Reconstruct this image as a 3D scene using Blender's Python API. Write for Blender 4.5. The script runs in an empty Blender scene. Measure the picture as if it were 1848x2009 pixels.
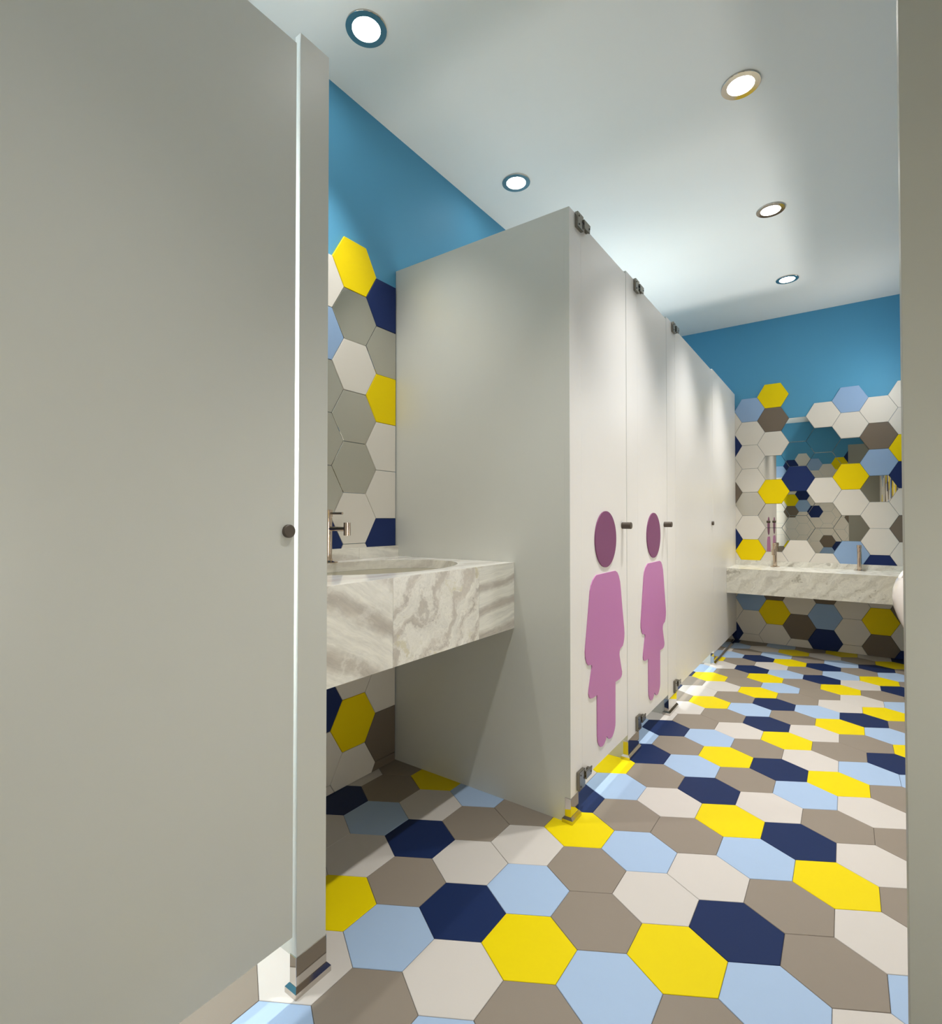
import bpy, bmesh, math, random
from mathutils import Vector, Matrix

# ------------------------------------------------------------------ camera, world, exposure
SC = bpy.context.scene
COL = SC.collection
FPX, YAW, PITCH = 1025.826, 0.62044787, 0.01468031
fwd = Vector((-math.sin(YAW) * math.cos(PITCH), math.cos(YAW) * math.cos(PITCH), math.sin(PITCH)))
right = Vector((math.cos(YAW), math.sin(YAW), 0.0))
up = right.cross(fwd)
cd = bpy.data.cameras.new('camera')
cam = bpy.data.objects.new('camera', cd)
COL.objects.link(cam)
M = Matrix((right, up, -fwd)).transposed().to_4x4()
M.translation = Vector((0, 0, 1.0))
cam.matrix_world = M
cd.sensor_fit = 'HORIZONTAL'
cd.sensor_width = 36.0
cd.lens = 36.0 * FPX / 1848.0
cd.clip_start = 0.02
cd.clip_end = 50
SC.camera = cam
SC.view_settings.view_transform = 'Standard'
SC.view_settings.look = 'None'
SC.view_settings.gamma = 1.0
SC.view_settings.exposure = 0.22
SC.view_settings.use_curve_mapping = False
world = bpy.data.worlds.new('world')
SC.world = world
world.use_nodes = True
world.node_tree.nodes['Background'].inputs[0].default_value = (0.9, 0.95, 1.0, 1)
world.node_tree.nodes['Background'].inputs[1].default_value = 0.3

LAMP_W = 103.0            # watts of every ceiling downlight
LAMP_CONE = math.radians(75)
LAMP_BLEND = 1.0
LAMP_COL = (1.0, 0.99, 0.965)
POWER = {(-1.277, 0.218): 1.8, (-1.277, 1.190): 0.46, (-0.303, 0.218): 0.3, (-0.303, 1.190): 0.85}
FILL_GLOW = {'A': 19.0, 'B': 15.0, 'C': 11.5, 'D': 98.0, 'E': 95.0, 'F': 32.0}   # emission of the added fill lights (out of view)
DISC_STRENGTH = 30.0

# ------------------------------------------------------------------ sizes (metres)
H = 2.63                 # ceiling
XL, XR = -1.538, 0.40    # left and right wall
YF, YB = -0.62, 4.853    # wall behind the camera, end wall
XP = -0.742              # front face of the far row of cubicles
XN = -0.945              # front face of the near row
S = 0.1121               # side of the floor and wall hexagons
S3 = math.sqrt(3)

# ------------------------------------------------------------------ colours and materials
def lin(c):
    return tuple(((v / 255) / 12.92 if v <= 10 else (((v / 255) + 0.055) / 1.055) ** 2.4) for v in c)

def mat(name, rgb, rough=0.5, spec=0.5, metal=0.0, grain=0.0, scale=60.0, bump=0.0, coat=0.0):
    m = bpy.data.materials.new(name)
    m.use_nodes = True
    nt = m.node_tree
    b = nt.nodes['Principled BSDF']
    c = lin(rgb)
    b.inputs['Base Color'].default_value = (*c, 1)
    b.inputs['Roughness'].default_value = rough
    b.inputs['Metallic'].default_value = metal
    b.inputs['Specular IOR Level'].default_value = spec
    b.inputs['Coat Weight'].default_value = coat
    tc = nt.nodes.new('ShaderNodeTexCoord')
    n = nt.nodes.new('ShaderNodeTexNoise')
    n.inputs['Scale'].default_value = scale
    n.inputs['Detail'].default_value = 4
    nt.links.new(tc.outputs['Object'], n.inputs['Vector'])
    if grain:
        mx = nt.nodes.new('ShaderNodeMix')
        mx.data_type = 'RGBA'
        mx.inputs['A'].default_value = (*[v * (1 - grain) for v in c], 1)
        mx.inputs['B'].default_value = (*[min(1, v * (1 + grain)) for v in c], 1)
        nt.links.new(n.outputs['Fac'], mx.inputs['Factor'])
        nt.links.new(mx.outputs['Result'], b.inputs['Base Color'])
    if bump:
        bp = nt.nodes.new('ShaderNodeBump')
        bp.inputs['Strength'].default_value = bump
        bp.inputs['Distance'].default_value = 0.001
        nt.links.new(n.outputs['Fac'], bp.inputs['Height'])
        nt.links.new(bp.outputs['Normal'], b.inputs['Normal'])
    return m

M_ = {}
FC = dict(W=(189, 183, 176), B=(132, 122, 110), L=(152, 173, 199), N=(22, 38, 76), Y=(212, 190, 0))
for k, c in FC.items():
    M_['f' + k] = mat('floor_tile_' + {'W': 'white', 'B': 'taupe', 'L': 'pale_blue', 'N': 'navy', 'Y': 'yellow'}[k], c, 0.45, 0.15, grain=0.015, scale=25)
WC = dict(W=(226, 220, 210), B=(120, 108, 95), L=(150, 178, 214), N=(34, 50, 98), Y=(243, 214, 0))
for k, c in WC.items():
    M_['w' + k] = mat('wall_tile_' + {'W': 'white', 'B': 'taupe', 'L': 'pale_blue', 'N': 'navy', 'Y': 'yellow'}[k], c, 0.5, 0.15, grain=0.01, scale=20)
M_['grout'] = mat('dark_grout', (70, 66, 60), 0.8, 0.2, grain=0.1)
M_['blue'] = mat('blue_wall_paint', (86, 156, 192), 0.6, 0.3, grain=0.01, scale=8, bump=0.05)
M_['ceil'] = mat('ceiling_paint', (236, 236, 232), 0.8, 0.2, grain=0.008, scale=5, bump=0.04)
M_['panel'] = mat('cubicle_laminate_shaded', (205, 205, 197), 0.33, 0.5, grain=0.012, scale=12)  # darker copy of the door laminate, shade put into the colour
M_['panelw'] = mat('cubicle_laminate_lit', (240, 236, 231), 0.38, 0.45, grain=0.01, scale=12)  # lit copy of the same laminate, for the far row fronts
M_['chrome'] = mat('polished_steel', (200, 195, 188), 0.06, 0.5, metal=1.0, grain=0.02)
M_['steel'] = mat('satin_steel', (132, 128, 119), 0.22, 0.5, metal=1.0, grain=0.05, scale=200)
M_['brass'] = mat('warm_nickel', (205, 188, 172), 0.08, 0.5, metal=1.0, grain=0.03)
M_['dark'] = mat('dark_bronze', (84, 74, 64), 0.45, 0.5, grain=0.06, scale=120)
M_['black'] = mat('dark_screw', (30, 28, 26), 0.4, 0.5)
M_['plum'] = mat('plum_vinyl', (130, 70, 112), 0.45, 0.35, grain=0.01)
M_['pink'] = mat('pink_vinyl', (196, 127, 180), 0.45, 0.35, grain=0.01)
M_['mirror'] = mat('mirror_glass', (208, 205, 196), 0.0, 0.5, metal=1.0)
M_['ceramic'] = mat('white_ceramic', (238, 232, 226), 0.12, 0.5, grain=0.005, coat=0.3)
M_['basin'] = mat('basin_ceramic', (196, 190, 172), 0.15, 0.5, grain=0.005, coat=0.3)

def emat(name, rgb, st):
    m = bpy.data.materials.new(name)
    m.use_nodes = True
    b = m.node_tree.nodes['Principled BSDF']
    b.inputs['Base Color'].default_value = (0.8, 0.8, 0.8, 1)
    b.inputs['Emission Color'].default_value = (*rgb, 1)
    b.inputs['Emission Strength'].default_value = st
    return m
M_['lamp'] = emat('lit_lamp_glass', (1.0, 0.98, 0.95), DISC_STRENGTH)

def marble(name, light, dark, vein, rot=(0, 0, 0), stretch=(1, 1, 1), scale=3.0, warp=0.6, band=0.5, seed=0.0, rough=0.25, fleck=None, fine=34, crack=0.55):
    """layered, folded stone: bands bent by noise, fine veins and flecks"""
    m = bpy.data.materials.new(name)
    m.use_nodes = True
    nt = m.node_tree
    N, Lk = nt.nodes, nt.links
    b = N['Principled BSDF']
    tc = N.new('ShaderNodeTexCoord')
    mp = N.new('ShaderNodeMapping')
    mp.inputs['Location'].default_value = (seed * 3.1, seed * 1.7, seed * 2.3)
    mp.inputs['Rotation'].default_value = rot
    mp.inputs['Scale'].default_value = stretch
    Lk.new(tc.outputs['Object'], mp.inputs['Vector'])
    w = N.new('ShaderNodeTexNoise')
    w.inputs['Scale'].default_value = scale
    w.inputs['Detail'].default_value = 6
    w.inputs['Roughness'].default_value = 0.62
    Lk.new(mp.outputs['Vector'], w.inputs['Vector'])
    vs = N.new('ShaderNodeVectorMath'); vs.operation = 'SCALE'
    vs.inputs['Scale'].default_value = warp * 0.35
    Lk.new(w.outputs['Color'], vs.inputs[0])
    va = N.new('ShaderNodeVectorMath'); va.operation = 'ADD'
    Lk.new(mp.outputs['Vector'], va.inputs[0]); Lk.new(vs.outputs[0], va.inputs[1])
    # broad bands along z of the mapped space
    wv = N.new('ShaderNodeTexWave')
    wv.bands_direction = 'Z'
    wv.inputs['Scale'].default_value = scale * 1.3
    wv.inputs['Distortion'].default_value = 2.5
    wv.inputs['Detail'].default_value = 5
    wv.inputs['Detail Scale'].default_value = 1.5
    wv.inputs['Detail Roughness'].default_value = 0.65
    Lk.new(va.outputs[0], wv.inputs['Vector'])
    r1 = N.new('ShaderNodeValToRGB')
    r1.color_ramp.elements[0].position = 0.25 + 0.3 * band
    r1.color_ramp.elements[1].position = 1.0
    r1.color_ramp.elements[0].color = (*lin(light), 1)
    r1.color_ramp.elements[1].color = (*lin(dark), 1)
    Lk.new(wv.outputs['Fac'], r1.inputs['Fac'])
    # fine streaks, squeezed along z
    mp2 = N.new('ShaderNodeMapping')
    mp2.inputs['Scale'].default_value = (7, 7, fine)
    Lk.new(va.outputs[0], mp2.inputs['Vector'])
    n2 = N.new('ShaderNodeTexNoise')
    n2.inputs['Scale'].default_value = 1.2
    n2.inputs['Detail'].default_value = 8
    n2.inputs['Roughness'].default_value = 0.7
    Lk.new(mp2.outputs['Vector'], n2.inputs['Vector'])
    r2 = N.new('ShaderNodeValToRGB')
    r2.color_ramp.elements[0].position = 0.3
    r2.color_ramp.elements[0].color = (0.72, 0.72, 0.72, 1)
    r2.color_ramp.elements[1].position = 0.62
    r2.color_ramp.elements[1].color = (1.08, 1.08, 1.07, 1)
    Lk.new(n2.outputs['Fac'], r2.inputs['Fac'])
    mul = N.new('ShaderNodeMix'); mul.data_type = 'RGBA'; mul.blend_type = 'MULTIPLY'
    mul.inputs['Factor'].default_value = 0.75
    Lk.new(r1.outputs['Color'], mul.inputs['A']); Lk.new(r2.outputs['Color'], mul.inputs['B'])
    # pale crack veins
    n3 = N.new('ShaderNodeTexNoise')
    n3.inputs['Scale'].default_value = scale * 2.2
    n3.inputs['Detail'].default_value = 7
    n3.inputs['Roughness'].default_value = 0.6
    Lk.new(va.outputs[0], n3.inputs['Vector'])
    r3 = N.new('ShaderNodeValToRGB')
    e = r3.color_ramp.elements
    e[0].position = 0.47; e[0].color = (0, 0, 0, 1)
    e[1].position = 0.53; e[1].color = (0, 0, 0, 1)
    k = e.new(0.5); k.color = (1, 1, 1, 1)
    Lk.new(n3.outputs['Fac'], r3.inputs['Fac'])
    f3 = N.new('ShaderNodeMath'); f3.operation = 'MULTIPLY'; f3.inputs[1].default_value = crack
    Lk.new(r3.outputs['Color'], f3.inputs[0])
    mv = N.new('ShaderNodeMix'); mv.data_type = 'RGBA'
    mv.inputs['B'].default_value = (*lin(vein), 1)
    Lk.new(f3.outputs[0], mv.inputs['Factor']); Lk.new(mul.outputs['Result'], mv.inputs['A'])
    out = mv
    if fleck:
        n4 = N.new('ShaderNodeTexNoise')
        mp4 = N.new('ShaderNodeMapping'); mp4.inputs['Scale'].default_value = (9, 9, 16); mp4.inputs['Location'].default_value = (seed, 3, 1)
        Lk.new(va.outputs[0], mp4.inputs['Vector']); Lk.new(mp4.outputs['Vector'], n4.inputs['Vector'])
        n4.inputs['Scale'].default_value = 1.5
        n4.inputs['Detail'].default_value = 5
        r4 = N.new('ShaderNodeValToRGB')
        r4.color_ramp.elements[0].position = 0.62
        r4.color_ramp.elements[1].position = 0.70
        Lk.new(n4.outputs['Fac'], r4.inputs['Fac'])
        f4 = N.new('ShaderNodeMath'); f4.operation = 'MULTIPLY'; f4.inputs[1].default_value = 0.6
        Lk.new(r4.outputs['Color'], f4.inputs[0])
        mf = N.new('ShaderNodeMix'); mf.data_type = 'RGBA'
        mf.inputs['B'].default_value = (*lin(fleck), 1)
        Lk.new(f4.outputs[0], mf.inputs['Factor']); Lk.new(mv.outputs['Result'], mf.inputs['A'])
        out = mf
    Lk.new(out.outputs['Result'], b.inputs['Base Color'])
    b.inputs['Roughness'].default_value = rough
    b.inputs['Specular IOR Level'].default_value = 0.5
    return m

MB1 = marble('marble_diagonal_bands', (238, 234, 224), (200, 192, 181), (244, 241, 232), rot=(0.62, 0, 0), stretch=(1, 0.85, 1), scale=2.2, warp=0.24, band=0.62, seed=2.6, fine=60, crack=0.4)
MB2 = marble('marble_swirled', (238, 234, 224), (206, 198, 187), (246, 242, 233), rot=(-0.9, 0.3, 0), stretch=(1, 1, 1), scale=2.6, warp=1.7, band=0.35, seed=4.2, fine=60, fleck=(214, 206, 172), crack=0.5)
MB3 = marble('marble_wavy_lines', (238, 235, 225), (196, 188, 177), (240, 237, 226), rot=(-0.18, 0, 0), stretch=(1, 0.45, 1), scale=2.9, warp=0.28, band=0.85, seed=7.9, fine=80, crack=0.2)
MBT = marble('marble_top_pale', (240, 236, 228), (222, 216, 208), (250, 247, 240), rot=(0, 0.7, 0.2), stretch=(1, 0.5, 1), scale=3.0, warp=0.5, band=0.8, seed=2.2, rough=0.07, crack=0.3)
MBS = marble('marble_splash_pale', (240, 236, 226), (216, 209, 198), (248, 245, 237), rot=(0.15, 0, 0), stretch=(1, 0.5, 1), scale=3.5, warp=0.3, band=0.8, seed=5.2, rough=0.2, crack=0.3)
MBK = marble('marble_grey_flow', (236, 233, 223), (220, 216, 204), (240, 237, 226), rot=(0, 0.75, 0), stretch=(1, 1, 1), scale=2.6, warp=1.2, band=0.5, seed=9.5, fine=60, fleck=(160, 153, 136), crack=0.45)

# ------------------------------------------------------------------ object helpers
def tag(o, label=None, cat=None, group=None, kind=None):
    if label: o['label'] = label
    if cat: o['category'] = cat
    if group: o['group'] = group
    if kind: o['kind'] = kind
    return o

def thing(name, label, cat, loc, group=None):
    o = bpy.data.objects.new(name, None)
    o.empty_display_size = 0.05
    o.location = loc
    COL.objects.link(o)
    return tag(o, label, cat, group)

def wloc(o):
    v = Vector((0, 0, 0))
    while o is not None:
        v = v + Vector(o.location)
        o = o.parent
    return v

def obj(name, bm, mats, parent=None, origin=None, smooth=False, bevel=0.0, label=None):
    """bm holds world coordinates; linked as one mesh object"""
    bmesh.ops.recalc_face_normals(bm, faces=bm.faces[:])
    base = wloc(parent) if parent is not None else Vector(origin or (0, 0, 0))
    off = Vector((0, 0, 0))
    if parent is not None and origin is not None:
        off = Vector(origin) - base
    for v in bm.verts:
        v.co -= base + off
    me = bpy.data.meshes.new(name)
    bm.to_mesh(me)
    bm.free()
    if not isinstance(mats, (list, tuple)): mats = [mats]
    for m in mats: me.materials.append(m)
    if smooth:
        for p in me.polygons: p.use_smooth = True
    o = bpy.data.objects.new(name, me)
    COL.objects.link(o)
    if parent is not None:
        o.parent = parent
        o.location = off
    else:
        o.location = base
    if bevel:
        md = o.modifiers.new('bevel', 'BEVEL')
        md.width = bevel; md.segments = 2; md.limit_method = 'ANGLE'; md.angle_limit = math.radians(40)
    if smooth:
        try:
            md = o.modifiers.new('edges', 'EDGE_SPLIT'); md.split_angle = math.radians(35)
        except Exception: pass
    if label: o['label'] = label
    return o

def add_box(bm, x0, x1, y0, y1, z0, z1, mi=0):
    vs = [bm.verts.new((x, y, z)) for z in (z0, z1) for y in (y0, y1) for x in (x0, x1)]
    for f in ((0, 1, 3, 2), (4, 6, 7, 5), (0, 4, 5, 1), (2, 3, 7, 6), (0, 2, 6, 4), (1, 5, 7, 3)):
        fc = bm.faces.new([vs[i] for i in f]); fc.material_index = mi
    return bm

def box(*a):
    return add_box(bmesh.new(), *a)

def add_prism(bm, pts, e, mi=0):
    """pts: list of Vector, closed polygon; extruded by vector e"""
    a = [bm.verts.new(p) for p in pts]
    b = [bm.verts.new(Vector(p) + Vector(e)) for p in pts]
    n = len(pts)
    f = bm.faces.new(a); f.material_index = mi
    f = bm.faces.new(b[::-1]); f.material_index = mi
    for i in range(n):
        f = bm.faces.new((a[i], b[i], b[(i + 1) % n], a[(i + 1) % n])); f.material_index = mi

def add_cyl(bm, p0, p1, r0, r1=None, n=24, caps=True):
    p0, p1 = Vector(p0), Vector(p1)
    r1 = r0 if r1 is None else r1
    d = (p1 - p0).normalized()
    t = Vector((0, 0, 1)) if abs(d.z) < 0.9 else Vector((1, 0, 0))
    u = d.cross(t).normalized(); w = d.cross(u)
    A = [bm.verts.new(p0 + (u * math.cos(2 * math.pi * i / n) + w * math.sin(2 * math.pi * i / n)) * r0) for i in range(n)]
    B = [bm.verts.new(p1 + (u * math.cos(2 * math.pi * i / n) + w * math.sin(2 * math.pi * i / n)) * r1) for i in range(n)]
    for i in range(n):
        bm.faces.new((A[i], A[(i + 1) % n], B[(i + 1) % n], B[i]))
    if caps:
        bm.faces.new(A[::-1]); bm.faces.new(B)

def lathe(bm, c, prof, n=48, axis='z'):
    """prof: (radius, height) closed ring profile around vertical axis through c"""
    rings = []
    for r, h in prof:
        rings.append([bm.verts.new((c[0] + r * math.cos(2 * math.pi * i / n), c[1] + r * math.sin(2 * math.pi * i / n), c[2] + h)) for i in range(n)])
    m = len(rings)
    for k in range(m):
        A, B = rings[k], rings[(k + 1) % m]
        for i in range(n):
            bm.faces.new((A[i], A[(i + 1) % n], B[(i + 1) % n], B[i]))

def clip(poly, x0, x1, y0, y1):
    def cut(P, ins, inter):
        out = []
        for i in range(len(P)):
            a, b = P[i - 1], P[i]
            ia, ib = ins(a), ins(b)
            if ia != ib: out.append(inter(a, b))
            if ib: out.append(b)
        return out
    def ix(v):
        return lambda a, b: (v, a[1] + (b[1] - a[1]) * (v - a[0]) / (b[0] - a[0]))
    def iy(v):
        return lambda a, b: (a[0] + (b[0] - a[0]) * (v - a[1]) / (b[1] - a[1]), v)
    P = poly
    for ins, inter in ((lambda p: p[0] >= x0, ix(x0)), (lambda p: p[0] <= x1, ix(x1)), (lambda p: p[1] >= y0, iy(y0)), (lambda p: p[1] <= y1, iy(y1))):
        if not P: return P
        P = cut(P, ins, inter)
    Q = []
    for p in P:
        if not Q or math.hypot(p[0] - Q[-1][0], p[1] - Q[-1][1]) > 1e-5: Q.append(p)
    if len(Q) > 1 and math.hypot(Q[0][0] - Q[-1][0], Q[0][1] - Q[-1][1]) < 1e-5: Q.pop()
    return Q

def inset(poly, c, d):
    """shrinks a convex polygon towards its inside by d"""
    n = len(poly)
    area = sum(poly[i][0] * poly[(i + 1) % n][1] - poly[(i + 1) % n][0] * poly[i][1] for i in range(n))
    sg = 1 if area > 0 else -1
    L = []
    for i in range(n):
        a, b = Vector(poly[i]), Vector(poly[(i + 1) % n])
        t = (b - a).normalized(); nn = Vector((-t.y, t.x)) * sg
        L.append((a + nn * d, t))
    out = []
    for i in range(n):
        p, t = L[i - 1]; q, s2 = L[i]
        den = t.x * s2.y - t.y * s2.x
        if abs(den) < 1e-6: out.append(tuple(q)); continue
        k = ((q.x - p.x) * s2.y - (q.y - p.y) * s2.x) / den
        out.append(tuple(p + t * k))
    return out

def add_tile(bm, poly, to3, lo, hi, mi, gap=0.0009, ch=0.001):
    """a bevelled tile: outline in 2-D, to3(u, v, w) gives the 3-D point"""
    if len(poly) < 3: return False
    n = len(poly)
    ar = abs(sum(poly[i][0] * poly[(i + 1) % n][1] - poly[(i + 1) % n][0] * poly[i][1] for i in range(n))) / 2
    if ar < 2e-4: return False
    P = inset(poly, None, gap); Q = inset(poly, None, gap + ch)
    a = [bm.verts.new(to3(u, v, lo)) for u, v in P]
    b = [bm.verts.new(to3(u, v, hi - ch)) for u, v in P]
    c = [bm.verts.new(to3(u, v, hi)) for u, v in Q]
    for A, B in ((a, b), (b, c)):
        for i in range(n):
            f = bm.faces.new((A[i], A[(i + 1) % n], B[(i + 1) % n], B[i])); f.material_index = mi
    f = bm.faces.new(c); f.material_index = mi
    f = bm.faces.new(a[::-1]); f.material_index = mi
    return True

# ------------------------------------------------------------------ the room
TILE = 0.0015
bm = box(XL - 0.1, XR + 0.1, YF - 0.1, YB + 0.1, -0.06, -TILE)
for f in bm.faces: f.material_index = 5
FLOOR = {
 -3: {-1: 'B', 0: 'L', 1: 'W', 2: 'Y'},
 -2: {-2: 'Y', -1: 'W', 0: 'B', 1: 'L', 2: 'N', 3: 'W'},
 -1: {-4: 'B', -3: 'W', -2: 'Y', -1: 'L', 0: 'W', 1: 'B', 2: 'W', 3: 'B'},
 0: {-5: 'W', -4: 'W', -3: 'W', -2: 'B', -1: 'N', 0: 'Y', 1: 'L', 2: 'B', 3: 'Y'},
 1: {-6: 'B', -5: 'N', -4: 'L', -3: 'N', -2: 'W', -1: 'L', 0: 'B', 1: 'Y', 2: 'L', 3: 'W'},
 2: {-6: 'W', -5: 'B', -4: 'W', -3: 'B', -2: 'W', -1: 'B', 0: 'W', 1: 'N', 2: 'B', 3: 'L'},
 3: {-6: 'B', -5: 'Y', -4: 'L', -3: 'B', -2: 'Y', -1: 'L', 0: 'W', 1: 'B', 2: 'W'},
 4: {-4: 'Y', -3: 'N', -2: 'B', -1: 'B', 0: 'L', 1: 'Y', 2: 'B'},
 5: {-4: 'W', -3: 'L', -2: 'W', -1: 'Y', 0: 'N', 1: 'W'},
 6: {-5: 'Y', -4: 'Y', -3: 'B', -2: 'N', -1: 'W', 0: 'B', 1: 'B'},
 7: {-5: 'Y', -4: 'N', -3: 'L', -2: 'B', -1: 'L', 0: 'W', 1: 'B'},
 8: {-5: 'L', -4: 'B', -3: 'Y', -2: 'N', -1: 'Y', 0: 'B'},
 9: {-6: 'L', -5: 'N', -4: 'L', -3: 'B', -2: 'W', -1: 'L', 0: 'L'},
 10: {-7: 'W', -6: 'W', -5: 'B', -4: 'W', -3: 'Y', -2: 'B', -1: 'N'},
 11: {-7: 'W', -6: 'W', -5: 'B', -4: 'N', -3: 'W', -2: 'B', -1: 'Y'},
 12: {-7: 'B', -6: 'Y', -5: 'L', -4: 'B', -3: 'Y', -2: 'L'},
 13: {-8: 'N', -7: 'W', -6: 'B', -5: 'N', -4: 'L', -3: 'N', -2: 'B'},
 14: {-9: 'N', -8: 'B', -7: 'W', -6: 'Y', -5: 'B', -4: 'W', -3: 'Y'},
 15: {-9: 'N', -8: 'Y', -7: 'B', -6: 'L', -5: 'B', -4: 'W', -3: 'L'},
 16: {-10: 'L', -9: 'L', -8: 'B', -7: 'Y', -6: 'B', -5: 'Y', -4: 'B', -3: 'B'},
 17: {-10: 'B', -9: 'W', -8: 'N', -7: 'L', -6: 'N', -5: 'W', -4: 'N'},
 18: {-10: 'Y', -9: 'B', -8: 'W', -7: 'B', -6: 'L', -5: 'Y', -4: 'B'},
 19: {-10: 'L', -9: 'N', -8: 'Y', -7: 'N', -6: 'B', -5: 'L', -4: 'W'},
 20: {-11: 'W', -10: 'B', -9: 'L', -8: 'B', -7: 'L', -6: 'N', -5: 'B'},
 21: {-11: 'L', -10: 'W', -9: 'Y', -8: 'W', -7: 'B', -6: 'Y', -5: 'Y'},
 22: {-12: 'N', -11: 'B', -10: 'L', -9: 'B', -8: 'Y', -7: 'W', -6: 'N'},
}
OX, OY = -0.61170058, 1.08906357
rnd = random.Random(4)
keys = 'WBLNY'
for j in range(-12, 27):
    for i in range(-26, 16):
        cx = (i + j / 2) * S3 * S + OX
        cy = 1.5 * j * S + OY
        if cx < XL - 0.15 or cx > XR + 0.15 or cy < YF - 0.15 or cy > YB + 0.15: continue
        hexa = [(cx + S * math.sin(math.radians(60 * k)), cy + S * math.cos(math.radians(60 * k))) for k in range(6)]
        r = rnd.choice('WBLNYBW')
        k = FLOOR.get(j, {}).get(i, r)
        p = clip(hexa, XL, XR, YF, YB)
        add_tile(bm, p, lambda u, v, w: (u, v, w), -0.004, 0.0, keys.index(k), gap=0.0005, ch=0.0009)
floor = obj('floor', bm, [M_['f' + k] for k in keys] + [M_['grout']])
tag(floor, kind='structure')
tag(obj('ceiling', box(XL - 0.1, XR + 0.1, YF - 0.1, YB + 0.1, H, H + 0.1), M_['ceil']), kind='structure')

wl = tag(obj('wall_left', box(XL - 0.1, XL, YF - 0.1, YB + 0.1, 0, H), M_['blue']), kind='structure')
wb = tag(obj('wall_back', box(XL, XR, YB, YB + 0.1, 0, H), M_['blue']), kind='structure')
wr = tag(obj('wall_right', box(XR, XR + 0.1, YF - 0.1, YB + 0.1, 0, H), M_['blue']), kind='structure')
wf = tag(obj('wall_front', box(XL, XR, YF - 0.1, YF, 0, H), M_['blue']), kind='structure')

TT = 0.008               # tile thickness on the walls
def hexpoly(cu, cv):
    return [(cu + S * math.cos(math.radians(60 * k)), cv + S * math.sin(math.radians(60 * k))) for k in range(6)]

def bed(bm, p, to3):
    """dark adhesive bed under one wall tile"""
    if len(p) < 3: return
    f = bm.faces.new([bm.verts.new(to3(u, v, 0.0012)) for u, v in inset(p, None, 0.0004)])
    f.material_index = 5

def clad(parent, table, u0, v0, bounds, to3, mirrors, outward):
    bm = bmesh.new()
    got = []
    for (c, r), k in table.items():
        cu = u0 + 1.5 * S * c
        cv = v0 - S3 * S * r - (S3 * S / 2 if c % 2 else 0)
        p = clip(hexpoly(cu, cv), *bounds)
        bed(bm, p, to3)
        if k == 'M':
            got.append((c, r, p)); continue
        add_tile(bm, p, to3, -0.0005, TT, keys.index(k))
    obj('wall_tiles', bm, [M_['w' + k] for k in keys] + [M_['grout']], parent)
    for c, r, p in got:
        if len(p) < 3: continue
        lab = mirrors.get((c, r)) if mirrors else None
        if lab is None: lab = (mirrors or {}).get('other')
        if lab is None: continue
        cu = sum(q[0] for q in p) / len(p); cv = sum(q[1] for q in p) / len(p)
        b2 = bmesh.new()
        if not add_tile(b2, p, to3, 0.0, TT, 0, gap=0.0006, ch=0.0012): b2.free(); continue
        o = obj('hexagonal_mirror', b2, M_['mirror'], origin=to3(cu, cv, 0.0))
        tag(o, lab[0], 'mirror', lab[1])

# end wall, column c at X, rows from the top
BACK = {}
cols = {
 -3: '..WWLWBWWNWW', -2: '.WNWBWNWWWNW', -1: 'LWWWMWYWLWWW', 0: 'YBWMYMMWBYWW', 1: '.MMNMMWWWBWW',
 2: '.WMMWMMWBLNW', 3: 'LWMYWMLWWWWW', 4: '.WBLMWWNWYBW', 5: 'WWYNWBWWBWNW', 6: 'WLWBWYWWWNWW'}
# column -1 row 4 etc.: index = row
for c, s_ in cols.items():
    for r, ch in enumerate(s_):
        if ch != '.': BACK[(c, r)] = ch
BM = 'hexagonal mirrors on the end wall'
mb = {
 (-1, 4): ('hexagonal mirror on the end wall, the leftmost, cut by the cubicle row', BM),
 (0, 3): ('hexagonal mirror on the end wall directly above the middle yellow tile', BM),
 (0, 5): ('hexagonal mirror on the end wall directly below the middle yellow tile', BM),
 (0, 6): ('hexagonal mirror on the end wall right behind the top of the left back faucet', BM),
 (1, 1): ('topmost hexagonal mirror on the end wall, reflecting a strip of ceiling and blue paint', BM),
 (1, 2): ('hexagonal mirror on the end wall directly above the navy tile', BM),
 (1, 4): ('hexagonal mirror directly below the navy tile, reflecting small coloured hexagons', BM),
 (1, 5): ('end-wall hexagonal mirror directly above the white tile between the two back faucets', BM),
 (2, 2): ('hexagonal mirror on the end wall just below the upper white tile, reflecting plain blue paint', BM),
 (2, 3): ('end-wall hexagonal mirror touching both the navy tile and the right yellow tile', BM),
 (2, 5): ('end-wall hexagonal mirror below the white tile lying right of the navy one', BM),
 (2, 6): ('lowest hexagonal mirror between the back faucets, left of the pale blue tile', BM),
 (3, 2): ('hexagonal mirror on the end wall directly above the right yellow tile', BM),
 (3, 5): ('hexagonal mirror on the end wall directly above the pale blue tile behind the right faucet', BM),
 (4, 4): ('rightmost hexagonal mirror on the end wall, below a pale blue tile', BM),
}
clad(wb, BACK, -0.4655, 2.003, (XL + 0.02, XR, 0.0, 2.3), lambda u, v, w: (u, YB - w, v), mb, None)

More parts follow.
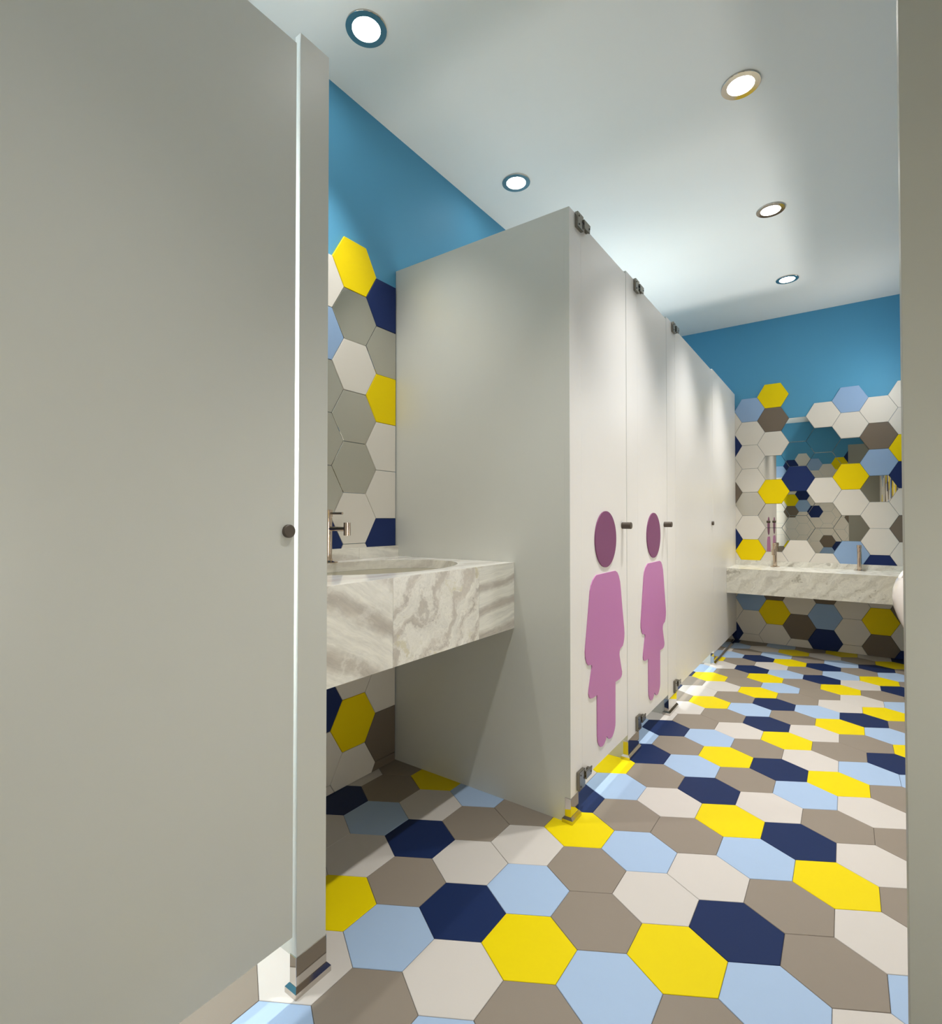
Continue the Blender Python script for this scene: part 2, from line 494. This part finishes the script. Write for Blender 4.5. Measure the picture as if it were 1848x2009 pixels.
# left wall, vanity alcove
LEFT = {}
for c, s_ in {-3: 'WWYWMWWWBWW', -2: 'YWLWWMWWWLW', -1: 'WLMMMNWWNWW', 0: 'YMWMMWWWWYW', 1: 'NMYWWNWWWBB'}.items():
    for r, ch in enumerate(s_): LEFT[(c, r)] = ch
LM = 'hexagonal mirrors above the near vanity'
ml = {
 (0, 1): ('grey-reflecting hexagonal mirror above the near vanity, directly under the yellow tile', LM),
 (1, 1): ('hexagonal mirror above the near vanity, between navy and yellow tiles', LM),
 (0, 3): ('upper of two stacked whole hexagonal mirrors above the near vanity, below the white tile', LM),
 (0, 4): ('lower of two stacked whole hexagonal mirrors above the near vanity, above the white tile', LM),
 (-1, 2): ('sliver of hexagonal mirror beside the near pilaster, just under the pale blue tile', LM),
 (-1, 3): ('middle sliver of hexagonal mirror beside the near pilaster', LM),
 (-1, 4): ('lowest sliver of hexagonal mirror beside the near pilaster, above the near faucet', LM),
}
clad(wl, LEFT, 1.3733, 1.976, (0.775, 1.598, 0.0, 2.3), lambda u, v, w: (XL + w, u, v), ml, None)

# wall behind the camera, seen only in the mirrors
FRONT = {}
for c in range(-9, 3):
    top = {-4: 10, 0: 10, -8: 10, -9: 9, 2: 10}.get(c, 9)
    for r in range(0, top + 1): FRONT[(c, r)] = 'W'
for (c, r), k in {(-4, 10): 'W', (-5, 9): 'N', (-6, 9): 'L', (-3, 9): 'L', (-2, 9): 'W', (-1, 9): 'Y', (0, 10): 'N', (-5, 6): 'Y', (-4, 7): 'N',
                  (-4, 6): 'L', (-5, 5): 'B', (-3, 5): 'N', (-2, 3): 'B', (-1, 2): 'N', (-2, 2): 'L', (-6, 2): 'B', (-5, 2): 'Y', (-3, 1): 'Y', (0, 5): 'B',
                  (1, 8): 'L', (2, 6): 'Y', (-7, 7): 'Y', (-7, 4): 'N'}.items(): FRONT[(c, r)] = k
T2 = {(c, -r): k for (c, r), k in FRONT.items()}
bm = bmesh.new()
for (c, r), k in FRONT.items():
    p = clip(hexpoly(0.108 + 1.5 * S * c, 0.066 + S3 * S * r + (S3 * S / 2 if c % 2 else 0)), XL, XR, 0, 2.3)
    add_tile(bm, p, lambda u, v, w: (u, YF + w, v), -0.0005, TT, keys.index(k))
obj('wall_tiles', bm, [M_['w' + k] for k in keys], wf)
# right wall of the corridor
bm = bmesh.new()
rr = random.Random(11)
for c in range(0, 31):
    top = rr.choice((0, 0, 1))
    for r in range(top, 12):
        k = rr.choice('WWWWLBYN')
        p = clip(hexpoly(-0.5 + 1.5 * S * c, 2.0 - S3 * S * r - (S3 * S / 2 if c % 2 else 0)), YF + 0.01, YB - 0.01, 0, 2.3)
        add_tile(bm, p, lambda u, v, w: (XR - w, u, v), -0.0005, TT, keys.index(k))
obj('wall_tiles', bm, [M_['w' + k] for k in keys], wr)

# ------------------------------------------------------------------ cubicle panels
PT = 0.019               # thickness of pilasters
DT = 0.013               # thickness of doors
PZ0, PZ1 = 0.08, 2.05

def foot(parent, x, y0, y1):
    bm = bmesh.new()
    add_box(bm, x - PT - 0.0015, x + 0.0015, y0 - 0.0015, y1 + 0.0015, 0.0, PZ0)
    o = obj('foot_shoe', bm, M_['chrome'], parent, bevel=0.0006, label='polished steel shoe')
    bm = bmesh.new()
    a, b_, e = x - PT - 0.0015, x + 0.0015, 0.008
    lo = [(a - e, y0 - e), (b_ + e, y0 - e), (b_ + e, y1 + e), (a - e, y1 + e)]
    hi = [(a - 0.001, y0 - 0.002), (b_ + 0.001, y0 - 0.002), (b_ + 0.001, y1 + 0.002), (a - 0.001, y1 + 0.002)]
    v = [bm.verts.new((p[0], p[1], 0.0)) for p in lo] + [bm.verts.new((p[0], p[1], 0.012)) for p in lo] + [bm.verts.new((p[0], p[1], 0.020)) for p in hi]
    bm.faces.new(v[0:4][::-1])
    for k in (0, 4):
        for i in range(4): bm.faces.new((v[k + i], v[k + (i + 1) % 4], v[k + 4 + (i + 1) % 4], v[k + 4 + i]))
    bm.faces.new(v[8:12])
    obj('base_flange', bm, M_['chrome'], o)

def pilaster(x, y0, y1, label, fy0=None, fy1=None, m=None):
    t = thing('cubicle_pilaster', label, 'partition', (x - PT / 2, (y0 + y1) / 2, 0), 'cubicle pilasters')
    bm = box(x - PT, x, y0, y1, PZ0, PZ1)
    bm.normal_update()
    for f in bm.faces:
        if abs(f.calc_center_median().y - y0) < 1e-4: f.material_index = 1     # end face in the shaded laminate copy, its dimmer side painted in
    obj('panel', bm, [m or M_['panelw'], M_['panel']], t, bevel=0.0003)
    foot(t, x, y0 if fy0 is None else fy0, y1 if fy1 is None else fy1)
    return t

def hinge(parent, x, yj, z0, z1, topside):
    """clip bracket on the pilaster (yj = joint) with a leaf reaching onto the door"""
    s = 1 if topside else -1
    zc = (z0 + z1) / 2
    bm = bmesh.new()
    add_box(bm, x + 0.0002, x + 0.012, yj - 0.052, yj - 0.004, z0, z1)
    o = obj('hinge', bm, M_['steel'], parent, bevel=0.0015, label='steel clip hinge')
    zl = z0 + 0.012 if topside else z1 - 0.040
    bm = bmesh.new()
    pts = [Vector((x + 0.0125, yj - 0.006, zl + (0.000 if topside else 0.002))), Vector((x + 0.0125, yj + 0.040, zl + (0.0 if topside else 0.004))),
           Vector((x + 0.0125, yj + 0.046, zl + 0.030)), Vector((x + 0.0125, yj - 0.008, zl + 0.030))]
    add_prism(bm, pts, (0.004, 0, 0))
    add_prism(bm, [Vector((x + 0.0002, yj + 0.030, zl + 0.004)), Vector((x + 0.0002, yj + 0.042, zl + 0.004)), Vector((x + 0.0002, yj + 0.042, zl + 0.026)), Vector((x + 0.0002, yj + 0.030, zl + 0.026))], (0.013, 0, 0))
    obj('hinge_leaf', bm, M_['steel'], o, bevel=0.0008)
    bm = bmesh.new()
    add_box(bm, x + 0.0118, x + 0.0126, yj - 0.018, yj - 0.004, zc - 0.001, zc + 0.006)
    obj('hinge_slot', bm, M_['black'], o)
    for yy, zz, xx in ((yj - 0.040, z0 + 0.012, 0.012), (yj - 0.040, z1 - 0.012, 0.012), (yj + 0.036, zl + 0.015, 0.0165)):
        bm = bmesh.new()
        add_cyl(bm, (x + xx - 0.0005, yy, zz), (x + xx + 0.0014, yy, zz), 0.0032, 0.0026, 12)
        obj('screw', bm, M_['black'], o, smooth=True)

HEAD = (1.9175, 0.926, 0.1065, 0.1065)
BODY = [(1.825, 0.798), (2.015, 0.798), (2.038, 0.790), (2.054, 0.775), (2.069, 0.75), (2.078, 0.715), (2.093, 0.643), (2.114, 0.557), (2.117, 0.535), (2.115, 0.518), (2.108, 0.50), (2.098, 0.488), (2.069, 0.481), (2.060, 0.472), (2.058, 0.46),
        (2.061, 0.449), (2.078, 0.405), (2.087, 0.385), (2.086, 0.374), (2.078, 0.366), (2.06, 0.362), (2.012, 0.362), (2.010, 0.205), (2.008, 0.192), (2.001, 0.18), (1.99, 0.169), (1.976, 0.161), (1.960, 0.159), (1.945, 0.162), (1.930, 0.170), (1.918, 0.182),
        (1.908, 0.171), (1.893, 0.162), (1.875, 0.158), (1.857, 0.162), (1.842, 0.173), (1.831, 0.19), (1.827, 0.21), (1.826, 0.361), (1.785, 0.3615), (1.765, 0.365), (1.754, 0.372), (1.749, 0.385), (1.752, 0.40), (1.768, 0.443),
        (1.779, 0.471), (1.777, 0.480), (1.766, 0.484), (1.748, 0.486), (1.732, 0.498), (1.722, 0.518), (1.720, 0.54), (1.726, 0.57), (1.757, 0.71), (1.764, 0.745), (1.773, 0.765), (1.79, 0.782), (1.806, 0.791)]

def stall_door(x, y0, y1, zb, zt, knob_y, label, hj=None, figure=None, klen=0.038, recess=0.0, m=None):
    xf = x - recess
    t = thing('cubicle_door', label, 'door', (xf - DT / 2, (y0 + y1) / 2, zb), 'cubicle doors')
    obj('door_panel', box(xf - DT, xf, y0, y1, zb, zt), m or M_['panelw'], t, bevel=0.0003)
    bm = bmesh.new()
    r = 0.0138
    add_cyl(bm, (xf - 0.0002, knob_y, 0.976), (xf + klen - 0.0015, knob_y, 0.976), r, r, 40)
    add_cyl(bm, (xf + klen - 0.0015, knob_y, 0.976), (xf + klen, knob_y, 0.976), r, r - 0.0015, 40)
    obj('knob', bm, M_['dark'], t, smooth=True, label='dark bronze cylindrical knob')
    if hj is not None:
        hinge(t, x, hj, 2.000, 2.053, True)
        hinge(t, x, hj, 0.088, 0.150, False)
    if figure is not None:
        bm = bmesh.new()
        n = 72
        add_prism(bm, [Vector((xf + 0.0002, HEAD[0] + figure + HEAD[2] * math.cos(2 * math.pi * i / n), HEAD[1] + HEAD[3] * math.sin(2 * math.pi * i / n))) for i in range(n)], (0.004, 0, 0))
        obj('figure_head', bm, M_['plum'], t, label='dark plum round head of the door figure')
        bm = bmesh.new()
        add_prism(bm, [Vector((xf + 0.0002, y + figure, z)) for y, z in BODY], (0.003, 0, 0))
        obj('figure_body', bm, M_['pink'], t, label='pink body of the door figure in a skirt')
    return t

def side_panel(name, x0, x1, y0, y1, z0, z1, label, group='cubicle side panels'):
    bm = box(x0, x1, y0, y1, z0, z1)
    o = obj(name, bm, M_['panel'], origin=((x0 + x1) / 2, (y0 + y1) / 2, z0), bevel=0.0002)
    return tag(o, label, 'partition', group)

# far row
pilaster(XP, 1.603, 1.697, 'end pilaster of the far cubicle row, beside the door with the nearer pink figure', 1.603, 1.660)
pilaster(XP, 2.161, 2.303, 'white pilaster between the two doors with pink figures', 2.163, 2.300)
pilaster(XP, 2.774, 2.936, 'white pilaster between the farther pink-figure door and the plain far door', 2.776, 2.930)
stall_door(XP, 1.6975, 2.157, 0.105, 2.035, 2.105, 'white cubicle door with the larger, nearer pink and plum figure', 1.700, 0.0)
stall_door(XP, 2.3035, 2.770, 0.105, 2.035, 2.718, 'white cubicle door with the smaller, farther pink and plum figure', 2.309, 0.612)
stall_door(XP, 2.939, 3.918, 0.098, 2.035, 3.884, 'plain wide white cubicle door nearest the end wall', 2.922, None, 0.013)
t = thing('cubicle_front_panel', 'plain white fixed panel beside the end wall, standing on a long steel skirting', 'partition', (XP - PT / 2, 4.4, 0), 'cubicle pilasters')
obj('panel', box(XP - PT, XP, 3.922, YB - TT - 0.001, PZ0, PZ1), M_['panelw'], t, bevel=0.0003)
o = obj('foot_skirting', box(XP - PT - 0.0015, XP + 0.0015, 3.912, YB - TT - 0.001, 0, PZ0), M_['chrome'], t, bevel=0.0006, label='polished steel skirting')
bm = bmesh.new()
add_prism(bm, [Vector((XP + 0.0015, 3.905, 0)), Vector((XP + 0.0115, 3.905, 0)), Vector((XP + 0.0115, 3.905, 0.012)), Vector((XP + 0.0015, 3.905, 0.02))], (0, YB - TT - 3.907, 0))
obj('base_flange', bm, M_['chrome'], o)

side_panel('cubicle_side_panel', XL + 0.002, XP - PT, 1.603, 1.622, 0.0, PZ1, 'large grey-white side panel at the right of the near vanity')
side_panel('cubicle_side_panel', XL + 0.002, XP - PT, 2.165, 2.184, 0.0, PZ1, 'side panel seen under the door with the nearer pink figure', 'inner side panels')
side_panel('cubicle_side_panel', XL + 0.002, XP - PT, 2.778, 2.797, 0.0, PZ1, 'side panel seen under the door with the farther pink figure', 'inner side panels')
side_panel('cubicle_side_panel', XL + 0.002, XP - PT, 3.93, 3.949, 0.0, PZ1, 'side panel seen under the plain wide far door', 'inner side panels')

# near row
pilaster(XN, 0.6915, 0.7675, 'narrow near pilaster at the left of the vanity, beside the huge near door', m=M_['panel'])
stall_door(XN, 0.02, 0.6815, 0.128, 2.020, 0.6655, 'huge plain grey-white cubicle door filling the left of the picture', None, None, 0.008, m=M_['panel'])  # shaded laminate copy keeps the near door dim
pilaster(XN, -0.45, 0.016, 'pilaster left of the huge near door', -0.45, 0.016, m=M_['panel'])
side_panel('cubicle_side_panel', XL + 0.002, XN - PT, 0.7485, 0.7675, 0.0, PZ1, 'side panel between the near cubicle and the near vanity')
# right strip: floor-to-head privacy screen
sc = thing('privacy_screen', 'tall plain grey-white screen panel along the right edge of the picture', 'partition', (0.223, 0.66, 0))
obj('panel', box(0.0464, XR - 0.001, 0.65, 0.669, 0.08, 2.05), mat('screen_laminate_shaded', (156, 155, 144), 0.4, 0.4, grain=0.012, scale=12), sc, bevel=0.0004)  # laminate darkened to paint in the dim light on this panel
bm = box(0.0464, 0.12, 0.649, 0.670, 0.0, 0.08)
obj('foot_shoe', bm, M_['chrome'], sc)

# ------------------------------------------------------------------ vanity counters, basins, faucets
def oval(cx, cy, ax, ay, n=72, p=2.0):
    out = []
    for i in range(n):
        t = 2 * math.pi * i / n
        c, s_ = math.cos(t), math.sin(t)
        out.append((cx + ax * math.copysign(abs(c) ** (2 / p), c), cy + ay * math.copysign(abs(s_) ** (2 / p), s_)))
    return out

def slab_with_holes(x0, x1, y0, y1, z0, z1, holes):
    """flat slab; each hole is an oval inside its own y-interval or x-interval cell"""
    bm = bmesh.new()
    cells = []
    along_y = (y1 - y0) >= (x1 - x0)
    a0, a1 = (y0, y1) if along_y else (x0, x1)
    cuts = [a0]
    for k in range(len(holes) - 1):
        cuts.append(((holes[k][1] if along_y else holes[k][0]) + (holes[k + 1][1] if along_y else holes[k + 1][0])) / 2)
    cuts.append(a1)
    n = 72
    for k, hh in enumerate(holes):
        cx, cy, ax, ay = hh
        X0, X1, Y0, Y1 = (x0, x1, cuts[k], cuts[k + 1]) if along_y else (cuts[k], cuts[k + 1], y0, y1)
        ov = oval(cx, cy, ax, ay, n)
        outer = []
        for (px, py) in ov:
            dx, dy = px - cx, py - cy
            ts = []
            if dx > 1e-9: ts.append((X1 - cx) / dx)
            if dx < -1e-9: ts.append((X0 - cx) / dx)
            if dy > 1e-9: ts.append((Y1 - cy) / dy)
            if dy < -1e-9: ts.append((Y0 - cy) / dy)
            t = min(ts)
            outer.append((cx + dx * t, cy + dy * t))
        # snap nearest outer point to each corner
        for cxn in (X0, X1):
            for cyn in (Y0, Y1):
                i = min(range(n), key=lambda q: (outer[q][0] - cxn) ** 2 + (outer[q][1] - cyn) ** 2)
                outer[i] = (cxn, cyn)
        for z, flip in ((z1, False), (z0, True)):
            A = [bm.verts.new((p[0], p[1], z)) for p in ov]; B = [bm.verts.new((p[0], p[1], z)) for p in outer]
            for i in range(n):
                f = (A[i], B[i], B[(i + 1) % n], A[(i + 1) % n])
                bm.faces.new(f if not flip else f[::-1])
        A = [bm.verts.new((p[0], p[1], z1)) for p in ov]; B = [bm.verts.new((p[0], p[1], z0)) for p in ov]
        for i in range(n): bm.faces.new((A[i], A[(i + 1) % n], B[(i + 1) % n], B[i]))
    for f in ((x0, y0, x1, y0), (x1, y0, x1, y1), (x1, y1, x0, y1), (x0, y1, x0, y0)):
        v = [bm.verts.new((f[0], f[1], z0)), bm.verts.new((f[2], f[3], z0)), bm.verts.new((f[2], f[3], z1)), bm.verts.new((f[0], f[1], z1))]
        bm.faces.new(v)
    bmesh.ops.remove_doubles(bm, verts=bm.verts[:], dist=1e-5)
    return bm

def basin(cx, cy, ax, ay, ztop, depth, label, group=None):
    t = thing('wash_basin', label, 'sink', (cx, cy, ztop - depth), group)
    bm = bmesh.new()
    n = 72
    prof = [(1.06, 0.0), (1.0, 0.0), (0.985, -0.15), (0.93, -0.45), (0.80, -0.75), (0.55, -0.93), (0.2, -1.0), (0.08, -1.0)]
    rings = []
    for s_, d in prof:
        rings.append([bm.verts.new((p[0], p[1], ztop + d * depth)) for p in oval(cx, cy, ax * s_, ay * s_, n)])
    outer = []
    for s_, d in prof[::-1]:
        outer.append([bm.verts.new((p[0], p[1], ztop + d * depth - 0.008)) for p in oval(cx, cy, ax * s_ + 0.006, ay * s_ + 0.006, n)])
    R = rings + outer
    for k in range(len(R) - 1):
        for i in range(n): bm.faces.new((R[k][i], R[k][(i + 1) % n], R[k + 1][(i + 1) % n], R[k + 1][i]))
    for i in range(n): bm.faces.new((R[-1][i], R[-1][(i + 1) % n], R[0][(i + 1) % n], R[0][i]))
    obj('bowl', bm, M_['basin'], t, smooth=True)
    bm = bmesh.new()
    add_cyl(bm, (cx, cy, ztop - depth - 0.006), (cx, cy, ztop - depth + 0.003), 0.03, 0.027, 24)
    obj('drain', bm, M_['chrome'], t, smooth=True, label='chrome drain')
    return t

def faucet(cx, cy, z, dx, dy, label, sc=1.0, group=None):
    """slim column mixer; (dx, dy) = direction of the spout"""
    t = thing('faucet', label, 'faucet', (cx, cy, z), group)
    m = M_['brass']
    r = 0.0135 * sc
    hh = 0.186 * sc
    P = lambda a, h, s_=0.0: (cx + dx * a - dy * s_, cy + dy * a + dx * s_, z + h)
    bm = bmesh.new()
    lathe(bm, (cx, cy, z), [(0.001, 0), (0.034 * sc, 0), (0.034 * sc, 0.003), (0.022 * sc, 0.006), (r * 1.15, 0.008), (r * 1.15, 0.014), (0.001, 0.014)], 40)
    obj('base_ring', bm, m, t, smooth=True)
    bm = bmesh.new()
    add_cyl(bm, P(0, 0.010), P(0, hh - 0.028 * sc), r, r, 40)
    add_cyl(bm, P(0, hh - 0.0275 * sc), P(0, hh - 0.0255 * sc), r * 0.92, r * 0.92, 40)
    add_cyl(bm, P(0, hh - 0.025 * sc), P(0, hh), r * 1.12, r * 1.12, 40)
    obj('column', bm, m, t, smooth=True)
    bm = bmesh.new()
    hs = 0.119 * sc
    add_cyl(bm, P(0.008, hs), P(0.092 * sc, hs), 0.0078 * sc, 0.0078 * sc, 28)
    sp = obj('spout', bm, m, t, smooth=True)
    bm = bmesh.new()
    add_cyl(bm, P(0.098 * sc, hs - 0.022 * sc), P(0.098 * sc, hs + 0.022 * sc), 0.0118 * sc, 0.0118 * sc, 32)
    obj('spout_head', bm, m, sp, smooth=True)
    bm = bmesh.new()
    add_cyl(bm, P(0.004, hh - 0.013 * sc), P(0.074 * sc, hh - 0.013 * sc), 0.0042 * sc, 0.0042 * sc, 20)
    obj('lever', bm, m, t, smooth=True)
    return t

# near vanity on the left wall
XV = -0.957
Z0, Z1 = 0.616, 0.849
YA, YC = 0.7685, 1.6025
WX = XL + TT + 0.0005
v = thing('vanity_counter', 'veined beige marble vanity counter in the alcove on the left', 'counter', ((WX + XV) / 2, 1.19, Z0))
BAS = (-1.232, 1.215, 0.214, 0.308)
obj('countertop', slab_with_holes(WX, XV - 0.0005, YA, YC, Z1 - 0.032, Z1, [BAS]), MBT, v, label='pale polished marble top')
for (a, b_, m) in ((YA, 0.9905, MB1), (0.9915, 1.3835, MB2), (1.3845, YC, MB3)):
    obj('front_slab', box(XV - 0.02, XV, a, b_, Z0, Z1 - 0.0004), m, v)
obj('underside', box(WX, XV - 0.021, YA, YC, Z0, Z0 + 0.015), MBS, v)
for a, b_ in ((YA, 1.3855), (1.3865, YC)):
    obj('backsplash', box(WX, WX + 0.012, a, b_, Z1 + 0.0002, 0.8925), MBS, v)
basin(*BAS, Z1 - 0.0325, 0.13, 'oval beige wash basin set into the near marble vanity')
faucet(-1.478, 1.205, Z1, 1, 0, 'tall slim nickel column faucet on the near vanity, beside the near pilaster', 1.0)

# low vanity on the end wall
YV = 4.414
WY = YB - TT - 0.0005
v = thing('vanity_counter', 'low grey marble vanity counter along the end wall', 'counter', (-0.17, 4.63, 0.44))
obj('countertop', box(XP + 0.0005, XR - TT - 0.001, YV + 0.0005, WY, 0.6, 0.628), MBK, v)
obj('front_slab', box(XP + 0.0005, XR - TT - 0.001, YV, YV + 0.02, 0.44, 0.6276), MBK, v)
obj('underside', box(XP + 0.0005, XR - TT - 0.001, YV + 0.021, WY, 0.44, 0.455), MBK, v)
obj('backsplash', box(XP + 0.0005, XR - TT - 0.001, WY - 0.012, WY, 0.6282, 0.668), MBK, v)
faucet(-0.452, 4.775, 0.628, 0, -1, 'left nickel faucet on the low end-wall vanity, in front of a mirror tile', 1.0, 'end wall faucets')
faucet(0.085, 4.775, 0.628, 0, -1, 'right nickel faucet on the low end-wall vanity, in front of the pale blue tile', 1.0, 'end wall faucets')

# ------------------------------------------------------------------ urinal on the right wall
def urinal():
    t = thing('urinal', 'white ceramic wall urinal peeking out behind the right-hand screen', 'urinal', (XR - TT, 2.95, 0.36))
    bm = bmesh.new()
    n = 48
    yc = 2.95
    xb = XR - TT - 0.0005
    #        x_front, half width, z_front, z_back
    rings = [(0.34, 0.05, 0.37, 0.37), (0.29, 0.09, 0.41, 0.41), (0.245, 0.115, 0.46, 0.46), (0.205, 0.132, 0.524, 0.53), (0.184, 0.142, 0.576, 0.60), (0.171, 0.148, 0.618, 0.68), (0.166, 0.152, 0.66, 0.76),
             (0.170, 0.155, 0.700, 0.86), (0.180, 0.157, 0.730, 0.95), (0.188, 0.153, 0.742, 0.97), (0.200, 0.140, 0.742, 0.955), (0.208, 0.130, 0.72, 0.90), (0.215, 0.122, 0.66, 0.80), (0.24, 0.10, 0.60, 0.68), (0.29, 0.06, 0.56, 0.60)]
    R = []
    for k, (xf, w, zf, zb) in enumerate(rings):
        ring = []
        xbk = xb if k < 9 else xb - 0.012 * (k - 8)
        for i in range(n):
            a = 2 * math.pi * i / n
            c, s_ = math.cos(a), math.sin(a)
            u = 0.5 + 0.5 * math.copysign(abs(c) ** (0.9 if c > 0 else 0.45), c)
            x = xbk - (xbk - xf) * u
            y = yc + w * math.copysign(abs(s_) ** 0.85, s_)
            z = zb + (zf - zb) * u
            ring.append(bm.verts.new((x, y, z)))
        R.append(ring)
    for k in range(len(R) - 1):
        for i in range(n): bm.faces.new((R[k][i], R[k][(i + 1) % n], R[k + 1][(i + 1) % n], R[k + 1][i]))
    bm.faces.new(R[0][::-1]); bm.faces.new(R[-1])
    obj('bowl', bm, M_['ceramic'], t, smooth=True)
    bm = bmesh.new()
    add_cyl(bm, (xb - 0.03, yc, 0.955), (xb - 0.03, yc, 1.06), 0.012, 0.012, 20)
    add_cyl(bm, (xb - 0.03, yc, 1.06), (xb, yc, 1.06), 0.012, 0.012, 20)
    obj('flush_pipe', bm, M_['chrome'], t, smooth=True, label='chrome flush pipe')
urinal()

# ------------------------------------------------------------------ ceiling downlights
def downlight(x, y, label, watts=None, r=1.0, group='ceiling downlights'):
    t = thing('ceiling_downlight', label, 'ceiling light', (x, y, H), group)
    bm = bmesh.new()
    lathe(bm, (x, y, H), [(0.0460 * r, -0.0004), (0.0460 * r, -0.0054), (0.0466 * r, -0.0060), (0.0666 * r, -0.0060), (0.0674 * r, -0.0052), (0.0674 * r, -0.0004)], 56)
    obj('trim_ring', bm, M_['chrome'], t, label='polished metal trim ring')
    bm = bmesh.new()
    add_cyl(bm, (x, y, H - 0.0004), (x, y, H - 0.0032), 0.0458 * r, 0.0455 * r, 48)
    obj('lamp_glass', bm, M_['lamp'], t, label='glowing white lamp glass')
    ld = bpy.data.lights.new('downlight_beam', 'SPOT')
    ld.energy = LAMP_W if watts is None else watts
    ld.color = LAMP_COL
    ld.spot_size = LAMP_CONE
    ld.spot_blend = LAMP_BLEND
    ld.shadow_soft_size = 0.022
    lo = bpy.data.objects.new('downlight_beam', ld)
    COL.objects.link(lo)
    lo.parent = t
    lo.location = (0, 0, -0.03)

LY = [0.218, 1.190, 2.162, 3.133, 4.106]
seen = {(-1.277, 1.190): 'largest round downlight, at the top left above the near vanity',
        (-1.277, 2.162): 'round downlight over the far cubicles, with a blue-tinted rim',
        (-0.303, 2.162): 'nearest of the three round downlights along the corridor ceiling at the right',
        (-0.303, 3.133): 'middle of the three round downlights along the corridor ceiling at the right',
        (-0.303, 4.106): 'farthest and smallest round downlight, close to the end wall'}
for x in (-1.277, -0.303):
    for y in LY:
        lab = seen.get((x, y))
        if lab is None:
            lab = 'round ceiling downlight out of view, above ' + {(-1.277, 0.218): 'the near cubicle', (-1.277, 3.133): 'the wide far cubicle', (-1.277, 4.106): 'the far end of the wide cubicle', (-0.303, 0.218): 'the spot before the huge near door', (-0.303, 1.190): 'the corridor beside the near vanity'}[(x, y)]
        downlight(x, y, lab, LAMP_W * POWER.get((x, y), 1.0))

# ------------------------------------------------------------------ fill lights added for ambient brightness, out of view behind screens and cubicles
def fill_light(x, y, z, nx, key, label):
    t = thing('fill_light', label, 'fill light', (x, y, z))
    bm = bmesh.new()
    add_cyl(bm, (x, y, z), (x + nx * 0.02, y, z), 0.15, 0.15, 48)
    obj('back_plate', bm, M_['chrome'], t, smooth=True)
    bm = bmesh.new()
    R_ = []
    for k in range(7):
        a = math.radians(90 * k / 7)
        R_.append([bm.verts.new((x + nx * (0.02 + 0.06 * math.sin(a)), y + 0.14 * math.cos(a) * math.cos(2 * math.pi * i / 32), z + 0.14 * math.cos(a) * math.sin(2 * math.pi * i / 32))) for i in range(32)])
    for k in range(6):
        for i in range(32): bm.faces.new((R_[k][i], R_[k][(i + 1) % 32], R_[k + 1][(i + 1) % 32], R_[k + 1][i]))
    bm.faces.new(R_[-1])
    obj('fill_dome', bm, emat('fill_glass_' + key, (1.0, 0.985, 0.955), FILL_GLOW[key]), t, smooth=True)
fill_light(XR, 0.15, 0.85, -1, 'A', 'round added fill light on the right wall behind the screen panel')
fill_light(XR, 2.35, 0.80, -1, 'B', 'round added fill light low on the right wall opposite the figure doors')
fill_light(XR, 4.42, 1.98, -1, 'C', 'round added fill light on the right wall close to the end wall')
fill_light(XL, 3.5, 1.2, 1, 'D', 'round added fill light inside the wide cubicle')
fill_light(XL, 1.9, 1.1, 1, 'F', 'round added fill light inside the first far cubicle')
fill_light(XL, 0.2, 1.3, 1, 'E', 'round added fill light inside the near cubicle')
